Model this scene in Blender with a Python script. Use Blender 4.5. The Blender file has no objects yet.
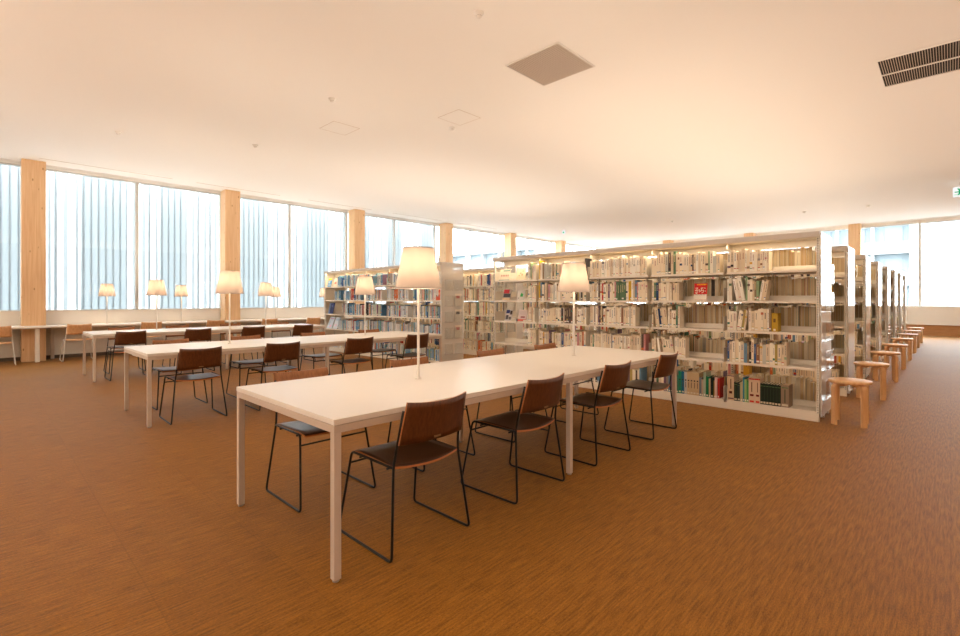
import bpy, bmesh, math, random
from mathutils import Vector, Matrix
random.seed(11)
PI = math.pi
sc = bpy.context.scene
COL = sc.collection

# ------------------------------------------------------------------ materials
def lin(r, g, b):
    f = lambda c: (c/255/12.92) if c/255 <= .04045 else ((c/255+.055)/1.055)**2.4
    return (f(r), f(g), f(b), 1)

def new_mat(name):
    m = bpy.data.materials.new(name); m.use_nodes = True
    nt = m.node_tree
    for n in list(nt.nodes): nt.nodes.remove(n)
    out = nt.nodes.new('ShaderNodeOutputMaterial')
    return m, nt, out

def pbr(name, color, rough=.5, metal=0, spec=.5, noise=0, nscale=30, bump=0, bscale=200, coat=0):
    m, nt, out = new_mat(name)
    b = nt.nodes.new('ShaderNodeBsdfPrincipled')
    b.inputs['Base Color'].default_value = color
    b.inputs['Roughness'].default_value = rough
    b.inputs['Metallic'].default_value = metal
    b.inputs['Specular IOR Level'].default_value = spec
    b.inputs['Coat Weight'].default_value = coat
    nt.links.new(b.outputs[0], out.inputs[0])
    if noise or bump:
        tc = nt.nodes.new('ShaderNodeTexCoord')
    if noise:
        n = nt.nodes.new('ShaderNodeTexNoise'); n.inputs['Scale'].default_value = nscale
        nt.links.new(tc.outputs['Object'], n.inputs['Vector'])
        mx = nt.nodes.new('ShaderNodeMixRGB'); mx.blend_type = 'MULTIPLY'; mx.inputs[0].default_value = noise
        mx.inputs[1].default_value = color
        nt.links.new(n.outputs['Fac'], mx.inputs[2]); nt.links.new(mx.outputs[0], b.inputs['Base Color'])
    if bump:
        n = nt.nodes.new('ShaderNodeTexNoise'); n.inputs['Scale'].default_value = bscale
        nt.links.new(tc.outputs['Object'], n.inputs['Vector'])
        bp = nt.nodes.new('ShaderNodeBump'); bp.inputs['Strength'].default_value = bump; bp.inputs['Distance'].default_value = .004
        nt.links.new(n.outputs['Fac'], bp.inputs['Height']); nt.links.new(bp.outputs[0], b.inputs['Normal'])
    return m

def wood(name, c1, c2, scale=(30, 30, 2), rough=.4, knots=False, spec=.5):
    m, nt, out = new_mat(name)
    L = nt.links.new
    b = nt.nodes.new('ShaderNodeBsdfPrincipled'); b.inputs['Roughness'].default_value = rough
    b.inputs['Specular IOR Level'].default_value = spec
    tc = nt.nodes.new('ShaderNodeTexCoord'); mp = nt.nodes.new('ShaderNodeMapping'); mp.inputs['Scale'].default_value = scale
    L(tc.outputs['Object'], mp.inputs[0])
    n = nt.nodes.new('ShaderNodeTexNoise'); n.inputs['Scale'].default_value = 1.6; n.inputs['Detail'].default_value = 5
    n.inputs['Distortion'].default_value = .4
    L(mp.outputs[0], n.inputs['Vector'])
    cr = nt.nodes.new('ShaderNodeValToRGB')
    cr.color_ramp.elements[0].position = .32; cr.color_ramp.elements[0].color = c1
    cr.color_ramp.elements[1].position = .68; cr.color_ramp.elements[1].color = c2
    L(n.outputs['Fac'], cr.inputs[0])
    last = cr.outputs[0]
    if knots:
        # laminated boards: faint seams plus dark knots
        mp2 = nt.nodes.new('ShaderNodeMapping'); mp2.inputs['Scale'].default_value = (9, 9, 3.6)
        L(tc.outputs['Object'], mp2.inputs[0])
        v = nt.nodes.new('ShaderNodeTexVoronoi'); v.inputs['Scale'].default_value = 1.0
        L(mp2.outputs[0], v.inputs['Vector'])
        r2 = nt.nodes.new('ShaderNodeValToRGB')
        r2.color_ramp.elements[0].position = .05; r2.color_ramp.elements[0].color = (.42, .24, .12, 1)
        r2.color_ramp.elements[1].position = .12; r2.color_ramp.elements[1].color = (1, 1, 1, 1)
        L(v.outputs['Distance'], r2.inputs[0])
        mx = nt.nodes.new('ShaderNodeMixRGB'); mx.blend_type = 'MULTIPLY'; mx.inputs[0].default_value = .8
        L(last, mx.inputs[1]); L(r2.outputs[0], mx.inputs[2]); last = mx.outputs[0]
    L(last, b.inputs['Base Color']); L(b.outputs[0], out.inputs[0])
    return m

def emit(name, color, s):
    m, nt, out = new_mat(name)
    e = nt.nodes.new('ShaderNodeEmission'); e.inputs[0].default_value = color; e.inputs[1].default_value = s
    nt.links.new(e.outputs[0], out.inputs[0]); return m

def glass(name, tint=(1, 1, 1, 1), rough=0.0, ior=1.45, haze=0.0, hazecol=(1, 1, 1, 1)):
    m, nt, out = new_mat(name); L = nt.links.new
    t = nt.nodes.new('ShaderNodeBsdfTransparent'); t.inputs[0].default_value = tint
    g = nt.nodes.new('ShaderNodeBsdfGlossy'); g.inputs['Roughness'].default_value = rough
    fr = nt.nodes.new('ShaderNodeFresnel'); fr.inputs[0].default_value = ior
    mx = nt.nodes.new('ShaderNodeMixShader')
    ge = nt.nodes.new('ShaderNodeNewGeometry'); mr = nt.nodes.new('ShaderNodeMapRange')   # same index for both faces of a thin sheet
    mr.inputs['To Min'].default_value = ior; mr.inputs['To Max'].default_value = 1/ior
    L(ge.outputs['Backfacing'], mr.inputs['Value']); L(mr.outputs[0], fr.inputs[0])
    L(fr.outputs[0], mx.inputs[0]); 
    base = t.outputs[0]
    if haze:
        d = nt.nodes.new('ShaderNodeBsdfDiffuse'); d.inputs[0].default_value = hazecol
        m2 = nt.nodes.new('ShaderNodeMixShader'); m2.inputs[0].default_value = haze
        L(t.outputs[0], m2.inputs[1]); L(d.outputs[0], m2.inputs[2]); base = m2.outputs[0]
    L(base, mx.inputs[1]); L(g.outputs[0], mx.inputs[2]); L(mx.outputs[0], out.inputs[0])
    return m

M = {}
M['ceiling'] = pbr('ceiling_plaster', (.90, .87, .83, 1), .9, spec=.1, bump=.25, bscale=60)
M['wall'] = pbr('cream_wall', (.87, .83, .77, 1), .7, spec=.2)
M['table_shaded'] = pbr('shaded_beige_lacquer', (.60, .50, .42, 1), .42, noise=.05, nscale=8)  # apron and leg lacquer darkened to carry the shade on their faces
M['wall_dark'] = pbr('unseen_dark_wall', (.30, .19, .11, 1), .7, spec=.2)  # for the unseen right wall, made dark to cut fill light
M['white'] = pbr('white_lacquer', (.80, .76, .71, 1), .42, noise=.05, nscale=8)
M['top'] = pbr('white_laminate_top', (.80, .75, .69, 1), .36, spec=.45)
M['steel'] = pbr('cream_steel', (.86, .79, .68, 1), .45)
M['canopy'] = pbr('grey_beige_steel', (.62, .56, .50, 1), .45)
M['slot'] = pbr('dark_slot', (.03, .025, .02, 1), .8)
M['alu'] = pbr('pale_aluminium', (.62, .63, .62, 1), .4, metal=.3)
M['plate'] = pbr('bronze_plate', (.30, .20, .12, 1), .4, metal=.5)
M['black'] = pbr('black_powder_coat', (.010, .010, .010, 1), .42, spec=.3)
M['whitetube'] = pbr('white_powder_coat', (.78, .75, .7, 1), .35)
M['walnut'] = wood('walnut_veneer', lin(48, 26, 13), lin(72, 42, 22), (55, 55, 3), .33, spec=.6)
M['walnut_edge'] = wood('ply_edge', lin(170, 105, 58), lin(190, 122, 70), (3, 3, 60), .45)
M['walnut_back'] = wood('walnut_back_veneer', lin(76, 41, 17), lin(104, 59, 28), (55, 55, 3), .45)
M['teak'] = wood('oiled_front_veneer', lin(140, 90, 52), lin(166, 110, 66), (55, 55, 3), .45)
M['birch'] = wood('birch_veneer', lin(208, 158, 112), lin(226, 180, 134), (40, 40, 3), .45)
M['stool'] = wood('stool_birch', lin(216, 168, 116), lin(234, 190, 140), (20, 20, 3), .38)
M['pillar'] = wood('spruce_glulam', lin(226, 184, 140), lin(240, 204, 162), (26, 26, 1.0), .6, knots=True, spec=.2)
M['plinthwood'] = wood('oak_plinth', lin(176, 122, 74), lin(200, 146, 94), (2, 2, 40), .5)
M['grille_d'] = pbr('grille_slat_brown', (.58, .48, .39, 1), .6)
M['vent_dark'] = pbr('vent_void', (.02, .017, .015, 1), .9)
M['grille_bk'] = pbr('grille_backing', (.13, .10, .07, 1), .8)
M['glass'] = glass('window_glass', (.97, .985, .98, 1))
M['acrylic'] = glass('clear_acrylic', (.97, .98, .98, 1), .05, haze=.10, hazecol=(.85, .85, .84, 1))
M['acrylic_panel'] = glass('frosted_acrylic', (.98, .98, .97, 1), .05, haze=.62, hazecol=(1, .95, .88, 1))
M['paper'] = pbr('printed_sheet', (.82, .80, .76, 1), .6)
M['bulb'] = emit('lamp_bulb', (1, .78, .5, 1), 9)
M['green'] = emit('exit_green', lin(20, 180, 110), .55)
M['signwhite'] = emit('exit_white', (1, 1, 1, 1), .62)
M['red'] = pbr('card_red', lin(214, 22, 24), .5)
M['yellow'] = pbr('card_yellow', lin(245, 205, 40), .5)
M['cardwhite'] = pbr('card_white', lin(245, 235, 220), .5)
M['rubber'] = pbr('grey_foot', (.35, .33, .3, 1), .6)
M['concrete'] = pbr('pale_street', (.2, .21, .22, 1), .9)
M['bldg'] = pbr('building_white', (.30, .32, .33, 1), .8)
M['bldg_blue_shade'] = pbr('building_shade_blue_grey', (.20, .25, .275, 1), .6)  # wall behind the balconies tinted blue-grey to stand for shade
M['bldg_pane'] = pbr('building_pane', (.13, .175, .205, 1), .2)
M['cable'] = pbr('street_cable', (.25, .3, .33, 1), .6)

def carpet():
    m, nt, out = new_mat('woven_carpet'); L = nt.links.new
    b = nt.nodes.new('ShaderNodeBsdfPrincipled'); b.inputs['Roughness'].default_value = .6
    b.inputs['Specular IOR Level'].default_value = .16
    b.inputs['Sheen Weight'].default_value = .06; b.inputs['Sheen Roughness'].default_value = .4
    tc = nt.nodes.new('ShaderNodeTexCoord')
    def nz(sx, sy, s, det=3):
        mp = nt.nodes.new('ShaderNodeMapping'); mp.inputs['Scale'].default_value = (sx, sy, 1)
        L(tc.outputs['Object'], mp.inputs[0])
        n = nt.nodes.new('ShaderNodeTexNoise'); n.inputs['Scale'].default_value = s; n.inputs['Detail'].default_value = det
        L(mp.outputs[0], n.inputs['Vector']); return n
    n1 = nz(3.2, 40, 2.4, 4); n2 = nz(40, 130, 2.0, 2); n3 = nz(1, 1, 180, 1)
    # tiles laid half a metre square, each a little lighter or darker
    br = nt.nodes.new('ShaderNodeTexBrick'); br.inputs['Scale'].default_value = 1
    br.offset = 0; br.inputs['Mortar Size'].default_value = .003; br.inputs['Brick Width'].default_value = .5; br.inputs['Row Height'].default_value = .5
    br.inputs['Color1'].default_value = (.86, .86, .86, 1); br.inputs['Color2'].default_value = (1, 1, 1, 1); br.inputs['Mortar'].default_value = (.72, .72, .72, 1)
    L(tc.outputs['Object'], br.inputs['Vector'])
    cr = nt.nodes.new('ShaderNodeValToRGB')
    cr.color_ramp.elements[0].position = .33; cr.color_ramp.elements[0].color = CARPET1
    cr.color_ramp.elements[1].position = .67; cr.color_ramp.elements[1].color = CARPET2
    a = nt.nodes.new('ShaderNodeMath'); a.operation = 'MULTIPLY_ADD'; a.inputs[1].default_value = .55
    L(n1.outputs['Fac'], a.inputs[0])
    a2 = nt.nodes.new('ShaderNodeMath'); a2.operation = 'MULTIPLY'; a2.inputs[1].default_value = .45
    L(n2.outputs['Fac'], a2.inputs[0]); L(a2.outputs[0], a.inputs[2])
    L(a.outputs[0], cr.inputs[0])
    mx = nt.nodes.new('ShaderNodeMixRGB'); mx.blend_type = 'MULTIPLY'; mx.inputs[0].default_value = .6
    L(cr.outputs[0], mx.inputs[1]); L(br.outputs['Color'], mx.inputs[2])
    mx2 = nt.nodes.new('ShaderNodeMixRGB'); mx2.blend_type = 'MULTIPLY'; mx2.inputs[0].default_value = .35
    L(mx.outputs[0], mx2.inputs[1]); L(n3.outputs['Fac'], mx2.inputs[2])
    L(mx2.outputs[0], b.inputs['Base Color'])
    bp = nt.nodes.new('ShaderNodeBump'); bp.inputs['Strength'].default_value = .5; bp.inputs['Distance'].default_value = .004
    L(a.outputs[0], bp.inputs['Height']); L(bp.outputs[0], b.inputs['Normal'])
    L(b.outputs[0], out.inputs[0]); return m
CARPET1 = (.165, .064, .004, 1); CARPET2 = (.47, .195, .018, 1)
M['carpet'] = carpet()

def shade_mat():
    m, nt, out = new_mat('lamp_shade_fabric'); L = nt.links.new
    t = nt.nodes.new('ShaderNodeBsdfTranslucent'); t.inputs[0].default_value = (.15, .114, .090, 1)
    d = nt.nodes.new('ShaderNodeBsdfDiffuse'); d.inputs[0].default_value = (.68, .60, .54, 1)
    mx = nt.nodes.new('ShaderNodeMixShader'); mx.inputs[0].default_value = .5
    L(d.outputs[0], mx.inputs[1]); L(t.outputs[0], mx.inputs[2]); 
    e = nt.nodes.new('ShaderNodeEmission'); e.inputs[0].default_value = (1, .74, .55, 1); e.inputs[1].default_value = .06
    ad = nt.nodes.new('ShaderNodeAddShader'); L(mx.outputs[0], ad.inputs[0]); L(e.outputs[0], ad.inputs[1])
    L(ad.outputs[0], out.inputs[0]); return m
M['shade'] = shade_mat()

M['diffuser'] = None
def screen_mat(name, col, k=1.0):
    m, nt, out = new_mat(name); L = nt.links.new
    t = nt.nodes.new('ShaderNodeBsdfTranslucent'); t.inputs[0].default_value = col
    d = nt.nodes.new('ShaderNodeBsdfDiffuse'); d.inputs[0].default_value = col
    mx = nt.nodes.new('ShaderNodeMixShader'); mx.inputs[0].default_value = .8
    L(d.outputs[0], mx.inputs[1]); L(t.outputs[0], mx.inputs[2]); L(mx.outputs[0], out.inputs[0]); return m
M['diffuser'] = screen_mat('added_lamp_diffuser', (.95, .93, .9, 1))
M['scr_white'] = screen_mat('facade_white', (.88, .88, .88, 1))
M['scr_mid'] = screen_mat('facade_pale', (.46, .485, .495, 1))
M['scr_blue'] = screen_mat('facade_blue', (.415, .44, .45, 1))
M['scr_line'] = screen_mat('facade_line', (.385, .41, .425, 1))

def vcol_mat():
    m, nt, out = new_mat('book_cloth_and_paper'); L = nt.links.new
    b = nt.nodes.new('ShaderNodeBsdfPrincipled'); b.inputs['Roughness'].default_value = .55
    b.inputs['Specular IOR Level'].default_value = .3
    a = nt.nodes.new('ShaderNodeVertexColor'); a.layer_name = 'Col'
    L(a.outputs[0], b.inputs['Base Color']); L(b.outputs[0], out.inputs[0]); return m
M['book'] = vcol_mat()

def post_mat():
    m, nt, out = new_mat('perforated_upright'); L = nt.links.new
    b = nt.nodes.new('ShaderNodeBsdfPrincipled'); b.inputs['Roughness'].default_value = .45
    tc = nt.nodes.new('ShaderNodeTexCoord'); sp = nt.nodes.new('ShaderNodeSeparateXYZ'); L(tc.outputs['Object'], sp.inputs[0])
    f = nt.nodes.new('ShaderNodeMath'); f.operation = 'FRACT'
    mu = nt.nodes.new('ShaderNodeMath'); mu.operation = 'MULTIPLY'; mu.inputs[1].default_value = 40
    L(sp.outputs['Z'], mu.inputs[0]); L(mu.outputs[0], f.inputs[0])
    g = nt.nodes.new('ShaderNodeMath'); g.operation = 'GREATER_THAN'; g.inputs[1].default_value = .52; L(f.outputs[0], g.inputs[0])
    fy = nt.nodes.new('ShaderNodeMath'); fy.operation = 'ABSOLUTE'
    L(sp.outputs['Y'], fy.inputs[0])
    g2 = nt.nodes.new('ShaderNodeMath'); g2.operation = 'LESS_THAN'; g2.inputs[1].default_value = .005; L(fy.outputs[0], g2.inputs[0])
    mm = nt.nodes.new('ShaderNodeMath'); mm.operation = 'MULTIPLY'; L(g.outputs[0], mm.inputs[0]); L(g2.outputs[0], mm.inputs[1])
    mx = nt.nodes.new('ShaderNodeMixRGB'); mx.inputs[1].default_value = (.84, .79, .71, 1); mx.inputs[2].default_value = (.09, .07, .05, 1)
    L(mm.outputs[0], mx.inputs[0]); L(mx.outputs[0], b.inputs['Base Color']); L(b.outputs[0], out.inputs[0]); return m
M['post'] = post_mat()

# ------------------------------------------------------------------ mesh helpers
def box(bm, x0, x1, y0, y1, z0, z1, mi=0, mat=None):
    vs = [bm.verts.new(p) for p in ((x0,y0,z0),(x1,y0,z0),(x1,y1,z0),(x0,y1,z0),(x0,y0,z1),(x1,y0,z1),(x1,y1,z1),(x0,y1,z1))]
    if mat is not None:
        for v in vs: v.co = mat @ v.co
    fs = []
    for q in ((3,2,1,0),(4,5,6,7),(0,1,5,4),(1,2,6,5),(2,3,7,6),(3,0,4,7)):
        f = bm.faces.new([vs[i] for i in q]); f.material_index = mi; fs.append(f)
    return fs

def tube(bm, pts, r, n=8, mi=0, caps=True):
    pts = [Vector(p) for p in pts]
    rings = []
    up = None
    for i, p in enumerate(pts):
        if i == 0: t = (pts[1]-p)
        elif i == len(pts)-1: t = (p-pts[i-1])
        else: t = (pts[i+1]-p).normalized() + (p-pts[i-1]).normalized()
        t.normalize()
        if up is None:
            a = Vector((0,0,1)) if abs(t.z) < .9 else Vector((1,0,0))
            up = (a - t*a.dot(t)).normalized()
        else:
            up = (up - t*up.dot(t)).normalized()
        w = t.cross(up)
        rings.append([bm.verts.new(p + up*math.cos(2*PI*k/n)*r + w*math.sin(2*PI*k/n)*r) for k in range(n)])
    for a, b in zip(rings, rings[1:]):
        for k in range(n):
            f = bm.faces.new((a[k], a[(k+1)%n], b[(k+1)%n], b[k])); f.smooth = True; f.material_index = mi
    if caps:
        bm.faces.new(rings[0][::-1]).material_index = mi; bm.faces.new(rings[-1]).material_index = mi

def round_path(pts, r=.03, n=4):
    pts = [Vector(p) for p in pts]; out = [pts[0]]
    for i in range(1, len(pts)-1):
        a, b, c = pts[i-1], pts[i], pts[i+1]
        d1 = min(r, (a-b).length*.45); d2 = min(r, (c-b).length*.45)
        p, q = b+(a-b).normalized()*d1, b+(c-b).normalized()*d2
        for k in range(n+1):
            t = k/n; out.append(p*(1-t)**2 + b*2*t*(1-t) + q*t*t)
    out.append(pts[-1]); return out

def lathe(bm, prof, n=32, mi=0, smooth=True, c=(0,0)):
    rings = [[bm.verts.new((c[0]+r*math.cos(2*PI*k/n), c[1]+r*math.sin(2*PI*k/n), z)) for k in range(n)] for r, z in prof]
    for a, b in zip(rings, rings[1:]):
        for k in range(n):
            f = bm.faces.new((a[k], a[(k+1)%n], b[(k+1)%n], b[k])); f.smooth = smooth; f.material_index = mi
    return rings

def obj(name, bm, mats, parent=None, loc=(0,0,0), rz=0, bevel=0, fixn=True):
    if fixn: bmesh.ops.recalc_face_normals(bm, faces=bm.faces)
    me = bpy.data.meshes.new(name); bm.to_mesh(me); bm.free()
    if not isinstance(mats, (list, tuple)): mats = [mats]
    for m in mats: me.materials.append(m)
    o = bpy.data.objects.new(name, me); COL.objects.link(o)
    o.location = loc; o.rotation_euler = (0, 0, rz)
    if parent: o.parent = parent
    if bevel:
        b = o.modifiers.new('bevel', 'BEVEL'); b.width = bevel; b.segments = 2; b.limit_method = 'ANGLE'
    return o

def tag(o, label, cat, group=None, kind=None):
    if label: o['label'] = label
    if cat: o['category'] = cat
    if group: o['group'] = group
    if kind: o['kind'] = kind
    return o
def thing(name, label, cat, loc=(0,0,0), rz=0, group=None):
    o = bpy.data.objects.new(name, None); COL.objects.link(o); o.empty_display_size = .1
    o.location = loc; o.rotation_euler = (0, 0, rz)
    return tag(o, label, cat, group)
def struct(name, bm, m, parent=None, **k):
    o = obj(name, bm, m, parent, **k); o['kind'] = 'structure'; return o
def children(o): return [c for c in bpy.data.objects if c.parent == o]
def dup(root, loc, rz=0, label=None, group=None, kids=None):
    r = root.copy(); COL.objects.link(r); r.location = loc; r.rotation_euler = (0, 0, rz)
    if label: r['label'] = label
    if group: r['group'] = group
    for ch in (kids if kids is not None else children(root)):
        c = ch.copy(); COL.objects.link(c); c.parent = r
        for g in SUB.get(ch.name, []):
            d = g.copy(); COL.objects.link(d); d.parent = c
    return r
SUB = {}
def bmn(): return bmesh.new()
ORD = ['nearest','second','third','fourth','fifth','sixth','seventh','eighth','ninth']

# ------------------------------------------------------------------ room shell
CZ = 4.06
U0, U1, V0, V1 = -5.0, 23.0, -6.0, 13.75
b = bmn(); box(b, U0, U1+.3, V0, V1+.3, -.2, 0); struct('floor', b, M['carpet'])
b = bmn(); box(b, U0, U1+.3, V0, V1+.3, CZ, CZ+.2); struct('ceiling', b, M['ceiling'])
SILL = 1.0; HEAD = 4.025
# window wall (left in the picture)
b = bmn(); box(b, U0, U1+.3, V1-.06, V1+.2, 0, SILL); box(b, U0, U1+.3, V1-.09, V1+.02, SILL, SILL+.012)
box(b, U0, U1+.3, V1-.04, V1+.2, HEAD, CZ); struct('wall_left', b, M['wall'])
b = bmn(); box(b, U0, U1, V1-.075, V1-.055, .0, .07); struct('baseboard_left', b, M['grille_bk'])
# far wall
b = bmn(); box(b, U1-.12, U1+.2, V0, V1-.06, .37, SILL); box(b, U1-.02, U1+.2, V0, V1-.06, 3.955, CZ); struct('wall_far', b, M['wall'])
b = bmn(); box(b, U1-.03, U1+.2, V0, V1-.06, 0, .37); struct('baseboard_far', b, M['plinthwood'])
# unseen walls behind the camera and on the right; right one darkened against fill
b = bmn(); box(b, U0-.2, U0, V0, V1, 0, CZ); struct('wall_near', b, M['wall'])
b = bmn(); box(b, U0-.2, U1+.3, V0-.2, V0, 0, CZ); struct('wall_right', b, M['wall_dark'])
# curtain track trims by the window head
b = bmn(); box(b, U0, U1, V1-.22, V1-.18, CZ-.012, CZ+.01); box(b, U0, U1, V1-.12, V1-.08, CZ-.03, CZ+.01); struct('trim_1', b, M['white'])
b = bmn(); box(b, U1-.3, U1-.22, V0, V1-.3, CZ-.015, CZ+.01); struct('trim_2', b, M['white'])
wn = 0
def window(axis, a0, a1, p):
    """one glazed bay between mullion centres a0..a1"""
    global wn; wn += 1
    f = bmn(); fw = .035; fd = .05
    def bx(bm, s0, s1, z0, z1, d0=-fd, d1=fd):
        if axis == 'u': box(bm, s0, s1, p+d0, p+d1, z0, z1)
        else: box(bm, p+d0, p+d1, s0, s1, z0, z1)
    H2 = HEAD if axis == 'u' else 3.955
    bx(f, a0, a0+fw, SILL, H2); bx(f, a1-fw, a1, SILL, H2)
    bx(f, a0+fw, a1-fw, SILL, SILL+.03); bx(f, a0+fw, a1-fw, H2-.03, H2)
    o = struct('window_%d' % wn, f, M['alu'])
    g = bmn(); bx(g, a0+fw, a1-fw, SILL+.03, H2-.03, -.006, .006); obj('pane', g, M['glass'], o)
ms = [-4.8, -2.96, -1.12, .72, 2.56, 4.40, 6.24, 8.08, 9.92, 11.76, 13.6, 15.44, 17.28, 19.12, 20.96, 22.8]
for a0, a1 in zip(ms, ms[1:]): window('u', a0, a1, V1+.05)
mv = [-4.74, -2.9, -1.06, .78, 2.62, 4.46, 6.3, 8.14, 9.98, 11.82, 13.6]
for a0, a1 in zip(mv, mv[1:]): window('v', a0, a1, U1+.06)

# timber columns
PS = [(.555, .37), (4.33, .37), (8.07, .37), (11.84, .37), (15.5, .37), (19.2, .37)]
wh = ['broad spruce timber column at the left edge, behind the window counter',
      'timber column behind the lamp of the middle table',
      'timber column rising behind the lamp of the left bookcase',
      'timber column directly above the end panel of the left bookcase',
      'timber column above the left end of the long front bookcase',
      'smallest distant timber column, just right of the green ceiling sign']
def column(u, v, lab, s=.365):
    b = bmn(); box(b, -s/2, s/2, -s/2, s/2, 0, CZ)
    o = obj('timber_column', b, M['pillar'], loc=(u, v, 0), bevel=.004)
    tag(o, lab, 'column', 'timber columns of the library'); return o
for (u, s), l in zip(PS, wh): column(u+s/2, 13.26+.1825, l)
column(22.78, 2.57, 'timber column at the far wall beside the apartment building view')
column(22.78, 6.13, 'timber column at the far wall, tip showing above the right half of bookcase top')
column(22.78, 9.65, 'timber column at the far wall, tip showing above the middle of bookcase top')

# exterior facade screen of vertical strips in front of the windows
sm = bmn(); random.seed(5)
u = -4.5; pat = []
while u < 12.45:
    # groups: blue field with thin lines, then white/pale alternation
    for k in range(random.randint(4, 7)):
        pat.append((.125, 2)); pat.append((.016, 3))
    for k in range(random.randint(3, 5)):
        pat.append((random.choice((.07, .11, .14)), 0)); pat.append((random.choice((.05, .08)), 1)); 
        if random.random() < .6: pat.append((.05, 0)); pat.append((.045, 2)); pat.append((.012, 3))
    for w, mi in pat:
        if u > 12.45: break
        y = {0: 14.785, 1: 14.79, 2: 14.795, 3: 14.80}[mi]
        box(sm, u, u+w, y, 14.83, -.6, 5.2, mi); u += w
    pat = []
o = obj('facade_screen', sm, [M['scr_white'], M['scr_mid'], M['scr_blue'], M['scr_line']])
tag(o, 'pale blue and white vertically striped screen standing outside the left windows', 'facade')

# apartment building beyond the far windows and a low house beyond the left ones
def building(x, y, w, d, zb, h, label, name, floors, cols, rz=0):
    t = thing(name, label, 'building', (x, y, zb), rz)
    b = bmn(); box(b, 0, d, 0, w, 0, h); obj('wall', b, M['bldg_blue_shade'], t)
    fh = h/floors
    s = bmn()
    for k in range(floors+1): box(s, -1.1, 0, 0, w, k*fh-.25, k*fh+.85 if k < floors else k*fh+.2)
    obj('balcony', s, M['bldg'], t)
    s = bmn()
    for k in range(cols+1): box(s, -1.0, .02, k*w/cols-.12, k*w/cols+.12, 0, h)
    obj('pier', s, M['bldg'], t)
    for k in range(floors):
        for c in range(cols):
            g = bmn(); box(g, -.08, .0, (c+.22)*w/cols, (c+.7)*w/cols, k*fh+.5, k*fh+2.3); obj('window', g, M['bldg_pane'], t)
    return t
building(60, 2.6, 11.0, 10, -9, 26.6, 'white apartment block with long balconies seen through the far window', 'apartment_building', 9, 4)
building(58, 44, 22, 10, -9, 18.0, 'pale office block seen through the distant left windows', 'office_building', 6, 6)
b = bmn(); box(b, 59, 61, -.6, 2.2, -9, 8.5); tag(obj('stair_tower', b, M['bldg']), 'white windowless tower beside the balconied apartment block', 'building')
b = bmn(); box(b, -60, 140, -80, 140, -9.4, -9.0); struct('ground', b, M['concrete'])
b = bmn(); tube(b, [(58.95, 4.2, 4.3), (50, 1.5, 2.9), (45, -1, 2.95), (45, -6, 3.6)], .035, 6)
tag(obj('overhead_cable', b, M['cable']), 'dark overhead cable crossing outside the far right window', 'cable')

# ------------------------------------------------------------------ ceiling fittings
t = thing('ceiling_grille', 'square brown-grey slatted air grille in the ceiling above the tables', 'vent', (4.765, 3.455, CZ))
b = bmn(); s = .385
box(b, -s, s, -s, -s+.015, -.012, 0); box(b, -s, s, s-.015, s, -.012, 0); box(b, -s, -s+.015, -s+.015, s-.015, -.012, 0); box(b, s-.015, s, -s+.015, s-.015, -.012, 0)
obj('frame', b, M['white'], t)
b = bmn(); box(b, -s+.015, s-.015, -s+.015, s-.015, -.003, 0); obj('backing', b, M['grille_bk'], t)
b = bmn()
for k in range(26):
    y = -s+.02+k*(2*s-.04)/26
    box(b, -s+.015, s-.015, y, y+.017, -.011, -.003)
obj('slats', b, M['grille_d'], t)
t = thing('air_outlet', 'long black slotted air outlet in the ceiling at the top right corner', 'vent', (7.84, .62, CZ))
W = .47; LN = 1.7
b = bmn(); box(b, -W, W, -LN, 0, -.002, 0); obj('backing', b, M['vent_dark'], t)
b = bmn(); e = .02
box(b, -W-e, -W, -LN, e, -.012, 0); box(b, W, W+e, -LN, e, -.012, 0); box(b, -W, W, 0, e, -.012, 0); box(b, -W, W, -LN-e, -LN, -.012, 0); box(b, .02, .045, -LN, 0, -.012, -.002)
obj('frame', b, M['ceiling'], t)
b = bmn()
for k in range(1, 74): box(b, -W, W, -k*.0228-.0026, -k*.0228+.0026, -.011, -.002)
obj('blades', b, M['grille_d'], t)

def detector(u, v, lab, r=.055):
    b = bmn(); lathe(b, [(r, 0), (r, -.012), (r*.75, -.018), (r*.5, -.045), (r*.42, -.05), (0.001, -.052)], 20)
    o = obj('smoke_detector', b, [M['white']], loc=(u, v, CZ))
    tag(o, lab, 'detector', 'small round detectors on the ceiling')
    b = bmn(); lathe(b, [(r*.42, -.022), (r*.42, -.04)], 16); 
    lathe(b, [(r*.6, -.024), (r*.6, -.036)], 16); obj('sensor_slot', b, M['slot'], o)
DET = [(3.40, 3.32, 'small round detector on the ceiling at the top middle of the photo'),
       (3.42, 6.21, 'small round detector on the ceiling midway between grille and windows'),
       (3.47, 9.07, 'small round detector on the ceiling left of the faint access panel'),
       (1.6, 10.0, 'small flat detector on the ceiling nearest the left windows'),
       (5.36, 5.85, 'small white spot fitting just below the right access panel'),
       (18.4, 1.77, 'tiny detector on the far right ceiling above the last bookcases'),
       (18.3, 3.36, 'tiny detector on the far ceiling above the right end of front bookcase'),
       (17.2, 7.15, 'tiny detector on the distant ceiling above the middle of the front bookcase')]
for d in DET: detector(*d, r=.05 if d[0] < 6 else .06)
def access(u, v, s, lab):
    b = bmn(); w = .006
    box(b, -s, s, -s, -s+w, -.003, .01); box(b, -s, s, s-w, s, -.003, .01); box(b, -s, -s+w, -s+w, s-w, -.003, .01); box(b, s-w, s, -s+w, s-w, -.003, .01)
    o = obj('access_panel', b, M['grille_d'], loc=(u, v, CZ)); tag(o, lab, 'panel', 'ceiling access panels')
    b = bmn(); box(b, -s+w, s-w, -s+w, s-w, -.002, .01); obj('cover', b, M['ceiling'], o)
access(5.15, 5.45, .235, 'faint square access panel in the ceiling below the grille, right one')
access(4.1, 7.2, .235, 'faint square access panel in the ceiling, left of the other one')
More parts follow.
